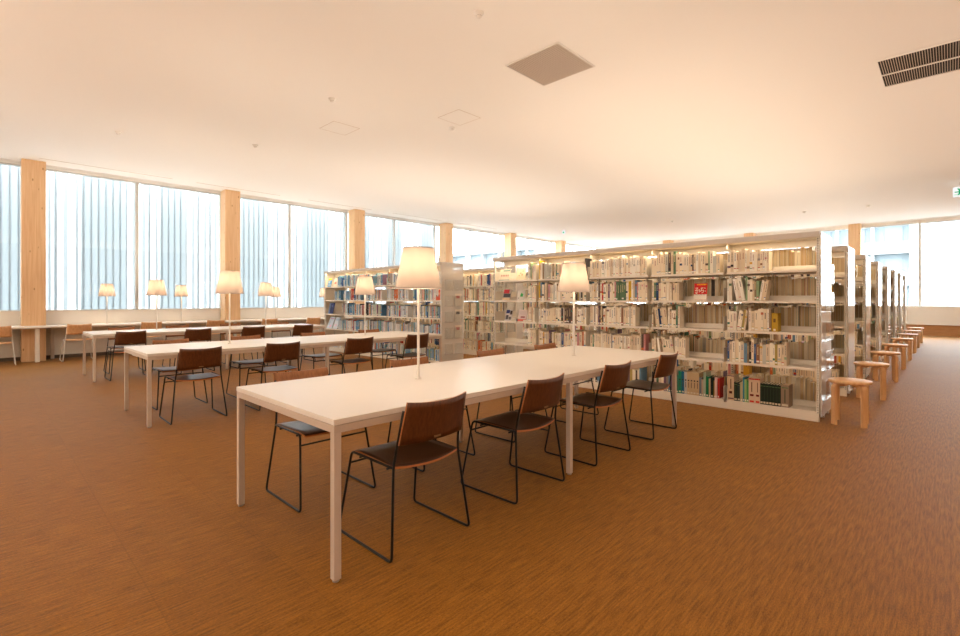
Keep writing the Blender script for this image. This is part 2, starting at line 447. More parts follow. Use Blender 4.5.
for i, (a, c) in enumerate(((.80, 3.1), (3.6, 5.62), (6.43, 8.5), (9.3, 11.4), (12.2, 14.3))):
    b = bmn(); box(b, a, c, 12.98, 13.0, -.004+CZ, CZ+.01)
    tag(obj('linear_diffuser', b, M['grille_d']), 'thin slot diffuser in the ceiling along the windows, %s from the left' % ['first','second','third','fourth','fifth'][i], 'vent', 'slot diffusers along the window wall')

# exit signs
t = thing('exit_sign', 'white sign with green arrow hanging from the ceiling at the right edge', 'sign', (16.3, -.035, CZ-.115))
b = bmn()
for y in (-.12, -.66): box(b, -.008, .008, y-.008, y+.008, -.01, .116)
obj('hanger', b, M['white'], t)
b = bmn(); box(b, -.03, .03, -.78, 0, -.235, -.005); obj('sign_box', b, M['signwhite'], t, bevel=.004)
b = bmn()
def poly(bm, pts, x):
    f = bm.faces.new([bm.verts.new((x, y, z)) for y, z in pts]); return f
poly(b, [(-.03, -.135), (-.03, -.11), (-.10, -.11), (-.10, -.135)], -.032)
poly(b, [(-.10, -.155), (-.10, -.09), (-.07, -.04), (-.11, -.04), (-.165, -.12), (-.11, -.2), (-.07, -.2), (-.10, -.155)][::1], -.033)
obj('arrow', b, M['green'], t)
b = bmn()
for y in (-.02, -.04, -.06, -.08): box(b, -.033, -.031, y-.012, y, -.20, -.175)
for z in (-.03, -.05): pass
obj('lettering', b, pbr('exit_pale_green', lin(150, 225, 185), .5), t)
b = bmn()      # running figure and doorway of the sign
box(b, -.033, -.031, -.48, -.30, -.205, -.03); obj('pictogram', b, M['green'], t)
t = thing('exit_sign', 'small round white sign with green centre on the distant ceiling', 'sign', (16.2, 11.08, CZ))
b = bmn(); box(b, -.01, .01, -.006, .006, -.05, 0); obj('stem', b, M['white'], t)
b = bmn()
for rr, x, mi in ((.085, 0, 0), (.035, -.012, 1)):
    n = 20; a0 = [b.verts.new((x-.01, rr*math.cos(2*PI*k/n), -.13+rr*math.sin(2*PI*k/n))) for k in range(n)]
    a1 = [b.verts.new((x+.01, rr*math.cos(2*PI*k/n), -.13+rr*math.sin(2*PI*k/n))) for k in range(n)]
    b.faces.new(a0).material_index = mi; b.faces.new(a1[::-1]).material_index = mi
    for k in range(n): b.faces.new((a0[k], a0[(k+1)%n], a1[(k+1)%n], a1[k])).material_index = mi
obj('disc', b, [M['signwhite'], M['green']], t)

# ------------------------------------------------------------------ tables
TH = .72
def table(u, v, L, W, lab):
    t = thing('reading_table', lab, 'table', (u+L/2, v+W/2, 0), 0, 'long white reading tables')
    b = bmn(); box(b, -L/2, L/2, -W/2, W/2, TH-.026, TH); obj('tabletop', b, M['top'], t, bevel=.002)
    b = bmn(); i = .001; w = .035; z0, z1 = TH-.062, TH-.028
    box(b, -L/2+i, L/2-i, -W/2+i, -W/2+i+w, z0, z1); box(b, -L/2+i, L/2-i, W/2-i-w, W/2-i, z0, z1)
    box(b, -L/2+i, -L/2+i+w, -W/2+i+w, W/2-i-w, z0, z1); box(b, L/2-i-w, L/2-i, -W/2+i+w, W/2-i-w, z0, z1)
    box(b, -w/2, w/2, -W/2+i+w, W/2-i-w, z0, z1)
    obj('apron', b, M['table_shaded'], t, bevel=.0015)
    for x in (-L/2+i+w/2, 0, L/2-i-w/2):
        for y in (-W/2+i+w/2, W/2-i-w/2):
            b = bmn(); h = w/2 if x else w/2
            box(b, -h, h, -h, h, .012, z0); lg = obj('leg', b, M['table_shaded'], t, loc=(x, y, 0), bevel=.002)
            b = bmn(); lathe(b, [(.001, 0), (.013, 0), (.016, .004), (.016, .012)], 12); f = obj('foot', b, M['rubber'], lg)
    return t
table(1.074, 1.932, 3.696, 1.163, 'long white reading table nearest the camera, with two lamps')
table(1.12, 5.575, 3.79, 1.10, 'middle long white reading table, between the front table and the window rows')
table(1.17, 9.244, 3.77, 1.06, 'rear long white reading table, nearest the window counter')

# window counter
t = thing('window_counter', 'long white counter running under the left windows', 'counter', (4, 13.3, 0))
b = bmn(); box(b, -8.8, 7.2, -.33, .375, .672, .72)
bmesh.ops.recalc_face_normals(b, faces=b.faces)
ct = obj('worktop', b, M['top'], t, bevel=.02)
for k, u in enumerate((-2.9, .78, 4.5, 8.2, 10.6)):
    b = bmn(); box(b, -.035, .035, -.03, .03, 0, .672); obj('leg', b, M['white'], t, loc=(u-4, -.22, 0), bevel=.004)
for k, u in enumerate((-.8, 1.05, 4.75, 8.4)):
    b = bmn(); box(b, -.03, .03, -.02, .02, 0, .672); obj('rear_leg', b, M['white'], t, loc=(u-4, .34, 0), bevel=.004)

# ------------------------------------------------------------------ lamps
WARM = (1.0, .79, .56)
LAMP_W = 6.5
def lamp_proto():
    t = thing('table_lamp', 'x', 'lamp')
    b = bmn(); lathe(b, [(.001, 0), (.022, 0), (.022, .004), (.012, .007), (.009, .02), (.009, .655), (.001, .655)], 16); obj('pole', b, M['whitetube'], t)
    b = bmn(); n = 48
    lathe(b, [(.152, .60), (.1015, .868)], n); sh = obj('lamp_shade', b, M['shade'], t, fixn=False)
    b = bmn(); lathe(b, [(.1535, .598), (.1535, .606), (.151, .606), (.151, .598), (.1535, .598)], n); lathe(b, [(.103, .862), (.1025, .870), (.1005, .870), (.1005, .862)], n)
    rim = obj('rim', b, M['shade'], sh)
    b = bmn(); lathe(b, [(.1008, .862), (.001, .862)], n); cap = obj('added_top_diffuser', b, M['diffuser'], t, fixn=False)  # unseen disc added to soften light leaving the shade's open top
    b = bmn(); lathe(b, [(.001, .725), (.014, .722), (.026, .705), (.030, .685), (.024, .668), (.012, .655), (.001, .655)], 20); bl = obj('bulb', b, M['bulb'], t)
    SUB[sh.name] = [rim]
    return t
lp = lamp_proto(); lk = children(lp)
LAMPS = [(2.03, 2.545, TH, 'largest lit table lamp, on the front table near its middle'),
         (3.89, 2.545, TH, 'lit table lamp on the far half of the front table, before the bookcase'),
         (2.075, 6.2, TH, 'lit table lamp on the left half of the middle table'),
         (3.96, 6.22, TH, 'lit table lamp on the right half of the middle table'),
         (2.12, 9.88, TH, 'lit table lamp on the left half of the rear table'),
         (3.99, 9.88, TH, 'lit table lamp on the right half of the rear table'),
         (1.89, 13.05, TH, 'lit lamp on the window counter, leftmost of the counter lamps'),
         (3.30, 13.05, TH, 'lit lamp on the window counter, second from the left'),
         (5.53, 13.05, TH, 'lit lamp on the window counter, half behind the rear table lamp'),
         (6.95, 13.05, TH, 'lit lamp on the window counter beside the left end of the left bookcase')]
for i, (u, v, z, l) in enumerate(LAMPS):
    g = 'table lamps' if i < 6 else 'window counter lamps'
    if i == 0: lp.location = (u, v, z); lp['label'] = l; lp['group'] = g
    else: dup(lp, (u, v, z), 0, l, g, lk)
    ld = bpy.data.lights.new('lamp_light', 'POINT'); ld.energy = LAMP_W; ld.color = WARM; ld.shadow_soft_size = .03
    lo = bpy.data.objects.new('lamp_light', ld); COL.objects.link(lo); lo.location = (u, v, z+.735)
    ld = bpy.data.lights.new('lamp_ceiling_fill', 'AREA'); ld.shape = 'DISK'; ld.size = .19; ld.energy = 6.5; ld.color = (1, .82, .64)  # extra upward light added above each shade to brighten the ceiling
    lo = bpy.data.objects.new('lamp_ceiling_fill', ld); COL.objects.link(lo); lo.location = (u, v, z+.874); lo.rotation_euler = (PI, 0, 0)

# ------------------------------------------------------------------ chairs
def chair_proto(frame_m, seat_m, edge_m, back_m, front_m, name='stacking_chair'):
    t = thing(name, 'x', 'chair')
    # seat
    b = bmn(); nx, ny = 12, 10; th = .011
    def sp(i, j, top):
        x = -1+2*i/nx; s = j/ny
        hw = .212-.012*s
        yr = -.195-.035*(1-x*x); yf = .185
        # rounded corners of the sheet
        y = yr+(yf-yr)*s
        z = .437+.006*s-.012*(1-x*x)*(1-s*.6)
        if s > .8: z -= (s-.8)*.06
        return (x*hw, y, z+(0 if top else -th))
    T = [[b.verts.new(sp(i, j, 1)) for j in range(ny+1)] for i in range(nx+1)]
    Bt = [[b.verts.new(sp(i, j, 0)) for j in range(ny+1)] for i in range(nx+1)]
    for i in range(nx):
        for j in range(ny):
            f = b.faces.new((T[i][j], T[i+1][j], T[i+1][j+1], T[i][j+1])); f.smooth = True
            f = b.faces.new((Bt[i][j+1], Bt[i+1][j+1], Bt[i+1][j], Bt[i][j])); f.smooth = True
    for i in range(nx):
        for j in (0, ny):
            f = b.faces.new((T[i][j], T[i+1][j], Bt[i+1][j], Bt[i][j])); f.material_index = 1
    for j in range(ny):
        for i in (0, nx):
            f = b.faces.new((T[i][j], T[i][j+1], Bt[i][j+1], Bt[i][j])); f.material_index = 1
    obj('seat', b, [seat_m, edge_m], t)
    # backrest: concave towards the sitter, leaning back
    b = bmn(); nz = 6
    def bp(i, j, front):
        x = -1+2*i/nx; s = j/nz
        y = -.235-.052*s-.036*(1-x*x)+(0.0 if front else -.010); z = .545+.213*s
        hw = .205-.012*s
        z -= .012*s*s*(1-x*x)
        return (x*hw, y+.012, z)
    A = [[b.verts.new(bp(i, j, 1)) for j in range(nz+1)] for i in range(nx+1)]
    Bk = [[b.verts.new(bp(i, j, 0)) for j in range(nz+1)] for i in range(nx+1)]
    for i in range(nx):
        for j in range(nz):
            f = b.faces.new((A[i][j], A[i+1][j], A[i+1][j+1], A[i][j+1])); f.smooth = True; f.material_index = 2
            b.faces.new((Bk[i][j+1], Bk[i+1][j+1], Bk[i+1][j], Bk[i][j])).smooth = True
    for i in range(nx):
        for j in (0, nz): b.faces.new((A[i][j], A[i+1][j], Bk[i+1][j], Bk[i][j])).material_index = 1
    for j in range(nz):
        for i in (0, nx): b.faces.new((A[i][j], A[i][j+1], Bk[i][j+1], Bk[i][j])).material_index = 1
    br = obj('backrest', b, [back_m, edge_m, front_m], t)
    b = bmn(); box(b, -.022, .022, -.275, -.2725, .556, .566); pl = obj('maker_plate', b, M['plate'], br)
    SUB[br.name] = [pl]
    for s in (-1, 1):
        b = bmn()
        p = round_path([(s*.194, -.252, .712), (s*.203, -.208, .52), (s*.213, -.196, .43), (s*.256, -.243, .0075), (s*.256, .243, .0075), (s*.222, .165, .437), (s*.213, -.195, .430)], .028, 5)
        tube(b, p, .0068, 8); obj('side_frame', b, frame_m, t)
    b = bmn()
    tube(b, [(-.228, .177, .375), (.228, .177, .375)], .0055, 8); obj('stretcher', b, frame_m, t)
    b = bmn(); tube(b, [(-.215, .10, .418), (.215, .10, .418)], .0055, 8); obj('seat_rail', b, frame_m, t)
    b = bmn(); tube(b, [(-.212, -.14, .414), (.212, -.14, .414)], .0055, 8); obj('seat_rail', b, frame_m, t)
    return t
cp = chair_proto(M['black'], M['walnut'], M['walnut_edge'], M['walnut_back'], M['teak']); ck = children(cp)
CH = []
side = {0: 'camera side', 1: 'window side'}
tn = {1: 'front table', 2: 'middle table', 3: 'rear table'}
num = ['leftmost', 'second from left', 'third from left', 'rightmost']
def wob(): return random.uniform(-.02, .02)
rows = [(1, 0, 2.127, [1.60, 2.51, 3.45, 4.39]), (1, 1, 2.955, [1.55, 2.48, 3.48, 4.365]),
        (2, 0, 5.77, [1.57, 2.42, 3.43, 4.38]), (2, 1, 6.62, [1.63, 2.51, 3.49, 4.46]),
        (3, 0, 9.44, [1.63, 2.58, 3.49, 4.44]), (3, 1, 10.30, [1.74, 2.61, 3.55, 4.58])]
first = True
for tb, sd, v, us in rows:
    for k, u in enumerate(us):
        lab = 'walnut chair with black frame, %s on the %s of %s' % (num[k], side[sd], tn[tb])
        g = 'walnut chairs at the %s' % tn[tb]
        rz = (PI if sd else 0) + wob()
        if first: cp.location = (u, v, 0); cp.rotation_euler = (0, 0, rz); cp['label'] = lab; cp['group'] = g; first = False
        else: dup(cp, (u, v, 0), rz, lab, g, ck)
wp = chair_proto(M['whitetube'], M['birch'], M['birch'], M['birch'], M['birch']); wk = children(wp)
for k, u in enumerate((.20, 1.385, 2.62, 3.93, 5.22, 6.42)):
    lab = 'light wood, white-framed chair at the window counter, %s' % ['cut by the left photo edge', 'in full view left of the rear table', 'third from the left photo edge', 'behind the middle table lamp', 'fifth from the left photo edge', 'beside the left bookcase'][k]
    if k == 0: wp.location = (u, 12.93, 0); wp['label'] = lab; wp['group'] = 'light wood chairs at the window counter'
    else: dup(wp, (u, 12.93, 0), wob(), lab, 'light wood chairs at the window counter', wk)

# ------------------------------------------------------------------ stools
def stool_proto():
    t = thing('round_stool', 'x', 'stool')
    b = bmn(); lathe(b, [(.001, .412), (.172, .412), (.18, .418), (.18, .438), (.176, .442), (.001, .442)], 40)
    obj('seat', b, M['stool'], t)
    for k in range(4):
        b = bmn(); prof = []
        # bent L shape leg: runs under the seat then turns down
        path = [(.05, .398)] + [(.138+.028*math.sin(a), .370+.028*math.cos(a)) for a in [PI/2*q/6 for q in range(7)]] + [(.166, 0)]
        th = .026; w = .052; prev = None; n = len(path)
        for i, (r, z) in enumerate(path):
            if i == 0: nx_, nz_ = 0, 1
            elif i == n-1: nx_, nz_ = 1, 0
            else:
                dx = path[i+1][0]-path[i-1][0]; dz = path[i+1][1]-path[i-1][1]; l = math.hypot(dx, dz); nx_, nz_ = -dz/l, dx/l
            ring = [b.verts.new((r+nx_*h, y, z+nz_*h)) for h, y in ((-th/2, -w/2), (th/2, -w/2), (th/2, w/2), (-th/2, w/2))]
            if prev:
                for q in range(4): b.faces.new((prev[q], prev[(q+1)%4], ring[(q+1)%4], ring[q]))
            else: b.faces.new(ring)
            prev = ring
        b.faces.new(prev[::-1])
        obj('leg', b, M['stool'], t, rz=k*PI/2, bevel=.003)
    return t
st = stool_proto(); sk = children(st)
for k in range(8):
    u, v = 6.07+1.82*k, .726
    lab = 'round birch stool at the %s bookcase end, counting from the camera' % ORD[k] if k else 'round birch stool nearest the camera, at the end of the front bookcase'
    if k == 0: st.location = (u, v, 0); st.rotation_euler = (0, 0, .84); st['label'] = lab; st['group'] = 'birch stools along the bookcase ends'
    else: dup(st, (u, v, 0), .84+random.uniform(-.2, .2), lab, 'birch stools along the bookcase ends', sk)

# ------------------------------------------------------------------ bookcases
TR = [1.56, 1.235, .90, .54, .10]       # tray surfaces (tops)
CT = 1.90
D = .56
def bookcase_parts(t, n, bay):
    """range runs along +y from 0; front face at x=0, back at x=D"""
    L = n*bay
    b = bmn()                                            # canopy
    box(b, -.012, D+.012, -.006, L+.012, CT-.015, CT+.045); obj('canopy', b, M['canopy'], t, bevel=.004)
    b = bmn(); box(b, D/2-.012, D/2+.012, 0, L, CT-.085, CT-.016); obj('top_rail', b, M['steel'], t)
    b = bmn(); box(b, 0, .012, 0, L, 0, .075); box(b, D-.012, D, 0, L, 0, .075); obj('plinth', b, M['steel'], t)
    b = bmn(); box(b, D/2-.012, D/2+.012, 0, L, .03, .08); obj('bottom_rail', b, M['steel'], t)
    for k in range(n+1):
        b = bmn(); box(b, -.02, .02, -.014, .014, 0, CT-.016); p = obj('upright', b, M['post'], t, loc=(D/2, min(max(k*bay, .014), L-.014), 0))
        if k not in (0, n):
            b = bmn(); box(b, .07, D-.07, -.005, .005, CT-.07, CT-.016); obj('canopy_bracket', b, M['steel'], t, loc=(0, k*bay, 0))
    for yy in (.012, L-.012):
        b = bmn(); box(b, -.015, .015, -.012, .012, 0, CT-.016); obj('end_post', b, M['post'], t, loc=(.016, yy, 0))
        b = bmn(); box(b, -.015, .015, -.012, .012, 0, CT-.016); obj('end_post', b, M['post'], t, loc=(D-.016, yy, 0))
def tray_mesh(bay, sgn, deep=False):
    b = bmn(); w = bay-.036
    x0, x1 = (.004, D/2-.024) if sgn > 0 else (D/2+.024, D-.004)
    box(b, x0, x1, 0, w, -.012, 0)
    xf = x0 if sgn > 0 else x1-.012
    box(b, xf, xf+.012, 0, w, -.026 if not deep else -.03, -.012)
    xb = x1-.004 if sgn > 0 else x0
    box(b, xb, xb+.004, 0, w, 0, .055)
    for y in (0, w-.003): 
        box(b, x0+.02, x1-.004 if sgn > 0 else x1-.02, y, y+.003, 0, .15)
    return b
def make_bookcase(name, u, v, n, bay, lab, group, rows=TR, skip=()):
    t = thing(name, lab, 'bookcase', (u, v, 0), 0, group)
    bookcase_parts(t, n, bay)
    pf = pb = None
    for sgn in (1, -1):
        proto = None
        for k in range(n):
            for z in rows:
                if (sgn, k, z) in skip: continue
                if proto is None:
                    proto = obj('shelf', tray_mesh(bay, sgn), M['steel'], t, loc=(0, k*bay+.018, z))
                else:
                    c = proto.copy(); COL.objects.link(c); c.parent = t; c.location = (0, k*bay+.018, z)
    return t
def acrylic_end(t, y, sgn):
    """clear end panel with leaflet pockets"""
    b = bmn(); box(b, .0, D+.0, y-.004, y+.004, .05, CT+.03); ep = obj('end_panel', b, M['acrylic_panel'], t)
    ep['label'] = 'clear acrylic end panel'
    for c in (0, 1):
        for k in range(5):
            z = .22+k*.30; x0 = .05+c*.25
            b = bmn(); yy = y+sgn*.034
            box(b, x0, x0+.21, min(yy, yy+sgn*.003), max(yy, yy+sgn*.003), z, z+.2)
            box(b, x0, x0+.21, min(y+sgn*.004, yy), max(y+sgn*.004, yy), z-.003, z)
            pk = obj('leaflet_pocket', b, M['acrylic'], ep)
RP = 1.82
RB = .898; RV = .96
RU = [5.94+RP*k for k in range(8)]
cases = []
bc = make_bookcase('bookcase', RU[0], RV, 5, RB, 'long white double-sided bookcase facing the front table, full of books', 'right-hand bookcases', skip=[(1, 4, .10), (-1, 4, .10)])
bk = children(bc); acrylic_end(bc, -.014, -1)
b = bmn(); box(b, 0, D, 5*RB+.002, 5*RB+.010, .05, CT+.0); obj('end_panel', b, M['acrylic'], bc)
cases.append(bc)
bk = children(bc)
for k in range(1, 8):
    c = dup(bc, (RU[k], RV, 0), 0, 'white bookcase with its end beside the stools, %s from the camera' % ORD[k], 'right-hand bookcases', bk)
    for ch in bk:
        pass
LV = 6.78; LBAY = .872
lc = make_bookcase('bookcase', RU[0], LV, 5, LBAY, 'white bookcase behind the middle table, with a clear leaflet end panel', 'left-hand bookcases')
acrylic_end(lc, -.014, -1)
b = bmn(); box(b, 0, D, 5*LBAY+.002, 5*LBAY+.010, .05, CT+.0); obj('end_panel', b, M['steel'], lc)
lk2 = children(lc)
for k in range(1, 4):
    dup(lc, (RU[0]+RP*k, LV, 0), 0, 'white bookcase in the left group, %s behind the one with leaflet panel' % ['', 'directly', 'second', 'third'][k], 'left-hand bookcases', lk2)

# ------------------------------------------------------------------ books
def C(r, g, b): 
    c = lin(r, g, b); return c
CREAM = [C(248,240,220), C(242,228,202), C(250,246,234), C(236,220,190), C(246,234,212), C(240,230,212), C(228,210,180), C(250,243,226), C(222,206,180)]
TINT = [C(186,60,46), C(60,96,150), C(70,130,110), C(226,176,60), C(208,110,60), C(110,150,180), C(150,110,80), C(96,80,70), C(60,56,58),
        C(214,150,150), C(150,180,140), C(120,96,120), C(180,160,90), C(90,120,90), C(40,70,110), C(200,200,190), C(160,150,140), C(150,128,100)]
COOL = [C(226,224,218), C(206,212,214), C(190,200,208), C(160,190,210), C(216,206,196), C(232,230,224), C(90,140,180), C(120,170,190), C(200,214,200), C(188,182,174)]
PAGE = [C(232,208,166), C(220,194,150), C(238,220,184), C(212,180,134), C(226,204,164), C(204,176,134), C(242,228,200)]
class BookBuf:
    def __init__(s): s.v = []; s.f = []; s.c = []
    def quadbox(s, m, x0, x1, y0, y1, z0, z1, cols):
        i = len(s.v)
        for p in ((x0,y0,z0),(x1,y0,z0),(x1,y1,z0),(x0,y1,z0),(x0,y0,z1),(x1,y0,z1),(x1,y1,z1),(x0,y1,z1)): s.v.append(tuple(m @ Vector(p)))
        for q, c in zip(((3,2,1,0),(4,5,6,7),(0,1,5,4),(1,2,6,5),(2,3,7,6),(3,0,4,7)), cols):
            s.f.append(tuple(i+k for k in q)); s.c.append(c)
    def quad(s, m, pts, c):
        i = len(s.v)
        for p in pts: s.v.append(tuple(m @ Vector(p)))
        s.f.append((i, i+1, i+2, i+3)); s.c.append(c)
    def mesh(s, name):
        me = bpy.data.meshes.new(name); me.from_pydata(s.v, [], s.f); me.materials.append(M['book'])
        ca = me.color_attributes.new('Col', 'FLOAT_COLOR', 'CORNER')
        arr = []
        for f, c in zip(s.f, s.c): arr += list(c)*len(f)
        ca.data.foreach_set('color', arr); me.update(); return me
def add_book(buf, m, w, d, h, cov, page, back=False, detail=True, deco=None):
    """spine at x=0 facing -x, thickness along y (0..w), height z"""
    if detail:
        bd = .0018
        buf.quadbox(m, 0, bd, 0, w, 0, h, [cov]*6)
        buf.quadbox(m, bd, d, 0, bd, 0, h, [cov]*6); buf.quadbox(m, bd, d, w-bd, w, 0, h, [cov]*6)
        buf.quadbox(m, bd, d-.004, bd, w-bd, .003, h-.004, [page]*6)
    else:
        buf.quadbox(m, 0, d, 0, w, 0, h, [page, page, cov, page, cov, cov])
        if back:
            for y0 in (0, w-.002): buf.quad(m, ((d+.0005, y0, 0), (d+.0005, y0+.002, 0), (d+.0005, y0+.002, h), (d+.0005, y0, h)), cov)
    if not back:
        lum = sum(cov[:3])/3
        if deco is None:
            tc = random.choice([C(120,104,90), C(160,96,80), C(110,124,150), C(140,130,116)]) if lum > .3 else C(225,205,160)
            if random.random() < .8:
                z1 = h*random.uniform(.82, .93); z0 = h*random.uniform(.4, .6); a = w*random.uniform(.32, .4)
                nn = 6; dz = (z1-z0)/nn
                for k in range(nn):
                    buf.quad(m, ((-.0004, a, z0+k*dz), (-.0004, a, z0+k*dz+dz*.72), (-.0004, w-a, z0+k*dz+dz*.72), (-.0004, w-a, z0+k*dz)), tc)
            if random.random() < .25:
                z0 = h*random.uniform(.12, .8); cc = random.choice(TINT)
                buf.quad(m, ((-.0003, 0, z0), (-.0003, 0, z0+h*.1), (-.0003, w, z0+h*.1), (-.0003, w, z0)), cc)
            # call-number sticker
            lz = random.uniform(.008, .02)
            if random.random() < .45: return
            buf.quad(m, ((-.0006, w*.08, lz), (-.0006, w*.08, lz+.026), (-.0006, w*.92, lz+.026), (-.0006, w*.92, lz)), C(244,240,230))
            buf.quad(m, ((-.0008, w*.08, lz+.019), (-.0008, w*.08, lz+.026), (-.0008, w*.92, lz+.026), (-.0008, w*.92, lz+.019)), random.choice([C(200,70,60), C(80,140,90), C(90,120,170), C(220,190,90)]))
        else:
            for (z0, z1, y0, y1, c) in deco:
                buf.quad(m, ((-.0005, w*y0, h*z0), (-.0005, w*y0, h*z1), (-.0005, w*y1, h*z1), (-.0005, w*y1, h*z0)), c)
STUFF = BookBuf()
HEROES = []      # (bay, row, list of books) with individual objects
BUDGET = 300
def pick(pal):
    if pal == 'cool': return random.choice(COOL) if random.random() < .72 else random.choice(TINT)
    if pal == 'pale': return random.choice(CREAM)
    return random.choice(CREAM) if random.random() < .74 else random.choice(TINT)
def colour_word(c):
    r, g, b = [max(0, x) for x in c[:3]]
    best = None
    names = {'cream': C(244,230,206), 'beige': C(224,206,178), 'white': C(250,246,234), 'red': C(186,60,46), 'blue': C(60,96,150), 'teal': C(70,130,110), 'yellow': C(226,176,60),
             'orange': C(208,110,60), 'light blue': C(110,150,180), 'brown': C(150,112,82), 'dark brown': C(96,80,70), 'black': C(60,56,58), 'pink': C(214,150,150),
             'pale green': C(150,180,140), 'purple': C(120,96,120), 'olive': C(180,160,90), 'green': C(90,120,90), 'navy': C(40,70,110), 'grey': C(180,174,164), 'dark green': C(30,56,40)}
    for n, q in names.items():
        d = sum((a**.45-bb**.45)**2 for a, bb in zip((r, g, b), q[:3]))
        if best is None or d < best[0]: best = (d, n)
    return best[1]
def fill(u_face, y_lo, y_hi, z, frac=1.0, side=1, hero=None, pal='warm', hgt=(.205, .255), dens=1.0, lean=0.0, specials=None, gaps=0.03, wid=(.016, .036)):
    """books from y_hi (left as seen from the front) towards y_lo"""
    y = y_hi; end = y_hi-(y_hi-y_lo)*frac; out = []
    cur = random.uniform(*hgt); leaning = 0; ang = 0; run = 0; lcol = None
    idx = 0
    sp = list(specials or [])
    while y > end+.012:
        if sp: w, h, cov, deco = sp.pop(0); d = .17
        elif specials is not None: break
        else:
            w = random.uniform(*wid); deco = None
            if random.random() < .14: cur = random.uniform(*hgt)
            h = cur+random.uniform(-.012, .012)
            if random.random() < .08: h += .025
            h = min(h, .296 if z < 1 else .286)
            cov = pick(pal)
            if run > 0: run -= 1; cov = lcol
            elif random.random() < .06: run = random.randint(2, 5); lcol = cov
            d = random.uniform(.128, .150)
        if y-w < end: break
        if leaning > 0: leaning -= 1
        elif random.random() < lean:
            leaning = random.randint(3, 7); ang = random.choice((-1, 1))*random.uniform(.10, .2)
            if ang < 0: y += math.sin(ang)*.27
        if leaning == 0 and ang:
            if ang > 0: y -= math.sin(ang)*.27
            ang = 0
        if y-w/math.cos(ang)-(.27*math.sin(ang) if ang > 0 else 0) < end: break
        y0 = y-w
        if side > 0:
            m = Matrix.Translation((u_face+.012+random.uniform(0, .012), y0, z+.0008))
            if ang:
                # pivot on the lower edge so that the book stays on the tray
                dz = 0; piv = 0 if ang > 0 else w
                m = m @ Matrix.Translation((0, piv, 0)) @ Matrix.Rotation(ang, 4, 'X') @ Matrix.Translation((0, -piv, 0))
        else:
            m = Matrix.Translation((u_face-.012-random.uniform(0, .012), y0+w, z+.0008)) @ Matrix.Rotation(PI, 4, 'Z')
        page = random.choice(PAGE)
        out.append((m, w, d, h, cov, page, deco, y0))
        y = y-w/math.cos(ang)-.0008
        if random.random() < gaps*.3: y -= random.uniform(.01, .04)
    return out
def emit_books(lst, hero, side, bayname=None, rowname=None, back=False):
    global BUDGET
    for q, (m, w, d, h, cov, page, deco, y0) in enumerate(reversed(lst)):     # reversed: from the right
        if hero and BUDGET > 0:
            BUDGET -= 1
            buf = BookBuf(); add_book(buf, Matrix.Identity(4), w, d, h, cov, page, False, True, deco)
            o = bpy.data.objects.new('book', buf.mesh('book')); COL.objects.link(o); o.matrix_world = m
            n = q+1; suf = 'th' if 10 <= n % 100 <= 20 else {1: 'st', 2: 'nd', 3: 'rd'}.get(n % 10, 'th')
            pos = 'rightmost' if n == 1 else '%d%s from right' % (n, suf)
            thick = 'thin' if w < .018 else ('thick' if w > .027 else 'medium')
            tag(o, '%s %s book, %s on %s, %s, front bookcase' % (thick, colour_word(cov), pos, rowname, bayname), 'book', 'books on the %s, %s of front bookcase' % (rowname, bayname))
        else:
            add_book(STUFF, m, w, d, h, cov, page, back, False, deco)
RN = ['top shelf', 'second shelf', 'third shelf', 'fourth shelf', 'bottom shelf']
BN = ['right-end bay', 'second bay from right', 'middle bay', 'fourth bay', 'left-end bay']
# encyclopaedia style volumes on the bottom shelf
TEAL, BLUE_, TAN, DKG, GRN = C(40,150,120), C(30,110,150), C(206,180,140), C(28,44,34), C(20,120,80)
def vol(w, h, c, kind=''):
    mark = [(.04, .12, .2, .8, C(238,232,220))]
    if kind == 'set': mark = [(.05, .12, .15, .85, C(225,215,190)), (.60, .66, .25, .75, C(60,60,60)), (.3, .55, .4, .6, C(90,80,70))]
    if kind == 'red': mark = [(.95, 1.0, 0, 1, C(200,30,30)), (.28, .36, .2, .8, C(120,20,20)), (.45, .85, .42, .58, C(110,80,60)), (.03, .10, .15, .85, C(214,50,40))]
    if kind == 'purple': mark = [(.95, .985, 0, 1, C(90,30,90)), (.26, .36, .3, .75, C(90,24,24)), (.45, .85, .42, .58, C(110,80,60)), (.05, .09, .1, .9, C(90,30,90))]
    if kind == 'dark': mark = [(.05, .14, .12, .88, C(214,204,180)), (.86, .9, .12, .88, C(90,120,80)), (.2, .8, .44, .56, C(60,80,60))]
    return (w, h, c, mark)
BOT1 = [vol(.03, random.uniform(.2, .27), random.choice(TINT+CREAM)) for _ in range(11)] + [vol(.034, .27, TEAL, 'set'), vol(.034, .27, BLUE_, 'set'), vol(.034, .268, C(190,190,190), 'set')] + [vol(.034, .268, TAN, 'set') for _ in range(4)] + \
       [vol(.03, .22, C(120,130,140)), vol(.02, .2, C(190,170,150)), vol(.028, .285, C(170,190,170)), vol(.03, .24, GRN), vol(.022, .215, TAN), vol(.03, .24, DKG), vol(.012, .2, C(190,150,60)),
        vol(.028, .24, C(222,190,180)), vol(.02, .23, C(190,50,40)), vol(.03, .25, C(226,120,80)), vol(.02, .24, C(226,206,180))]
BOT0 = [vol(.07, .285, C(214,188,154), 'purple'), vol(.034, .21, DKG, 'dark'), vol(.026, .2, C(40,60,60), 'dark'), vol(.028, .215, C(190,180,140)), vol(.016, .27, C(40,130,160)), vol(.022, .25, C(150,190,120)), vol(.02, .24, C(70,150,80)),
        vol(.062, .272, C(222,196,168), 'red'), vol(.050, .272, C(222,196,168), 'red')] + [vol(.0275, .228, DKG, 'dark') for _ in range(7)] + [vol(.075, .235, C(150,130,110), 'dark')]
BOT2 = [vol(random.uniform(.018, .032), random.uniform(.2, .26), random.choice(TINT+CREAM)) for _ in range(40)]
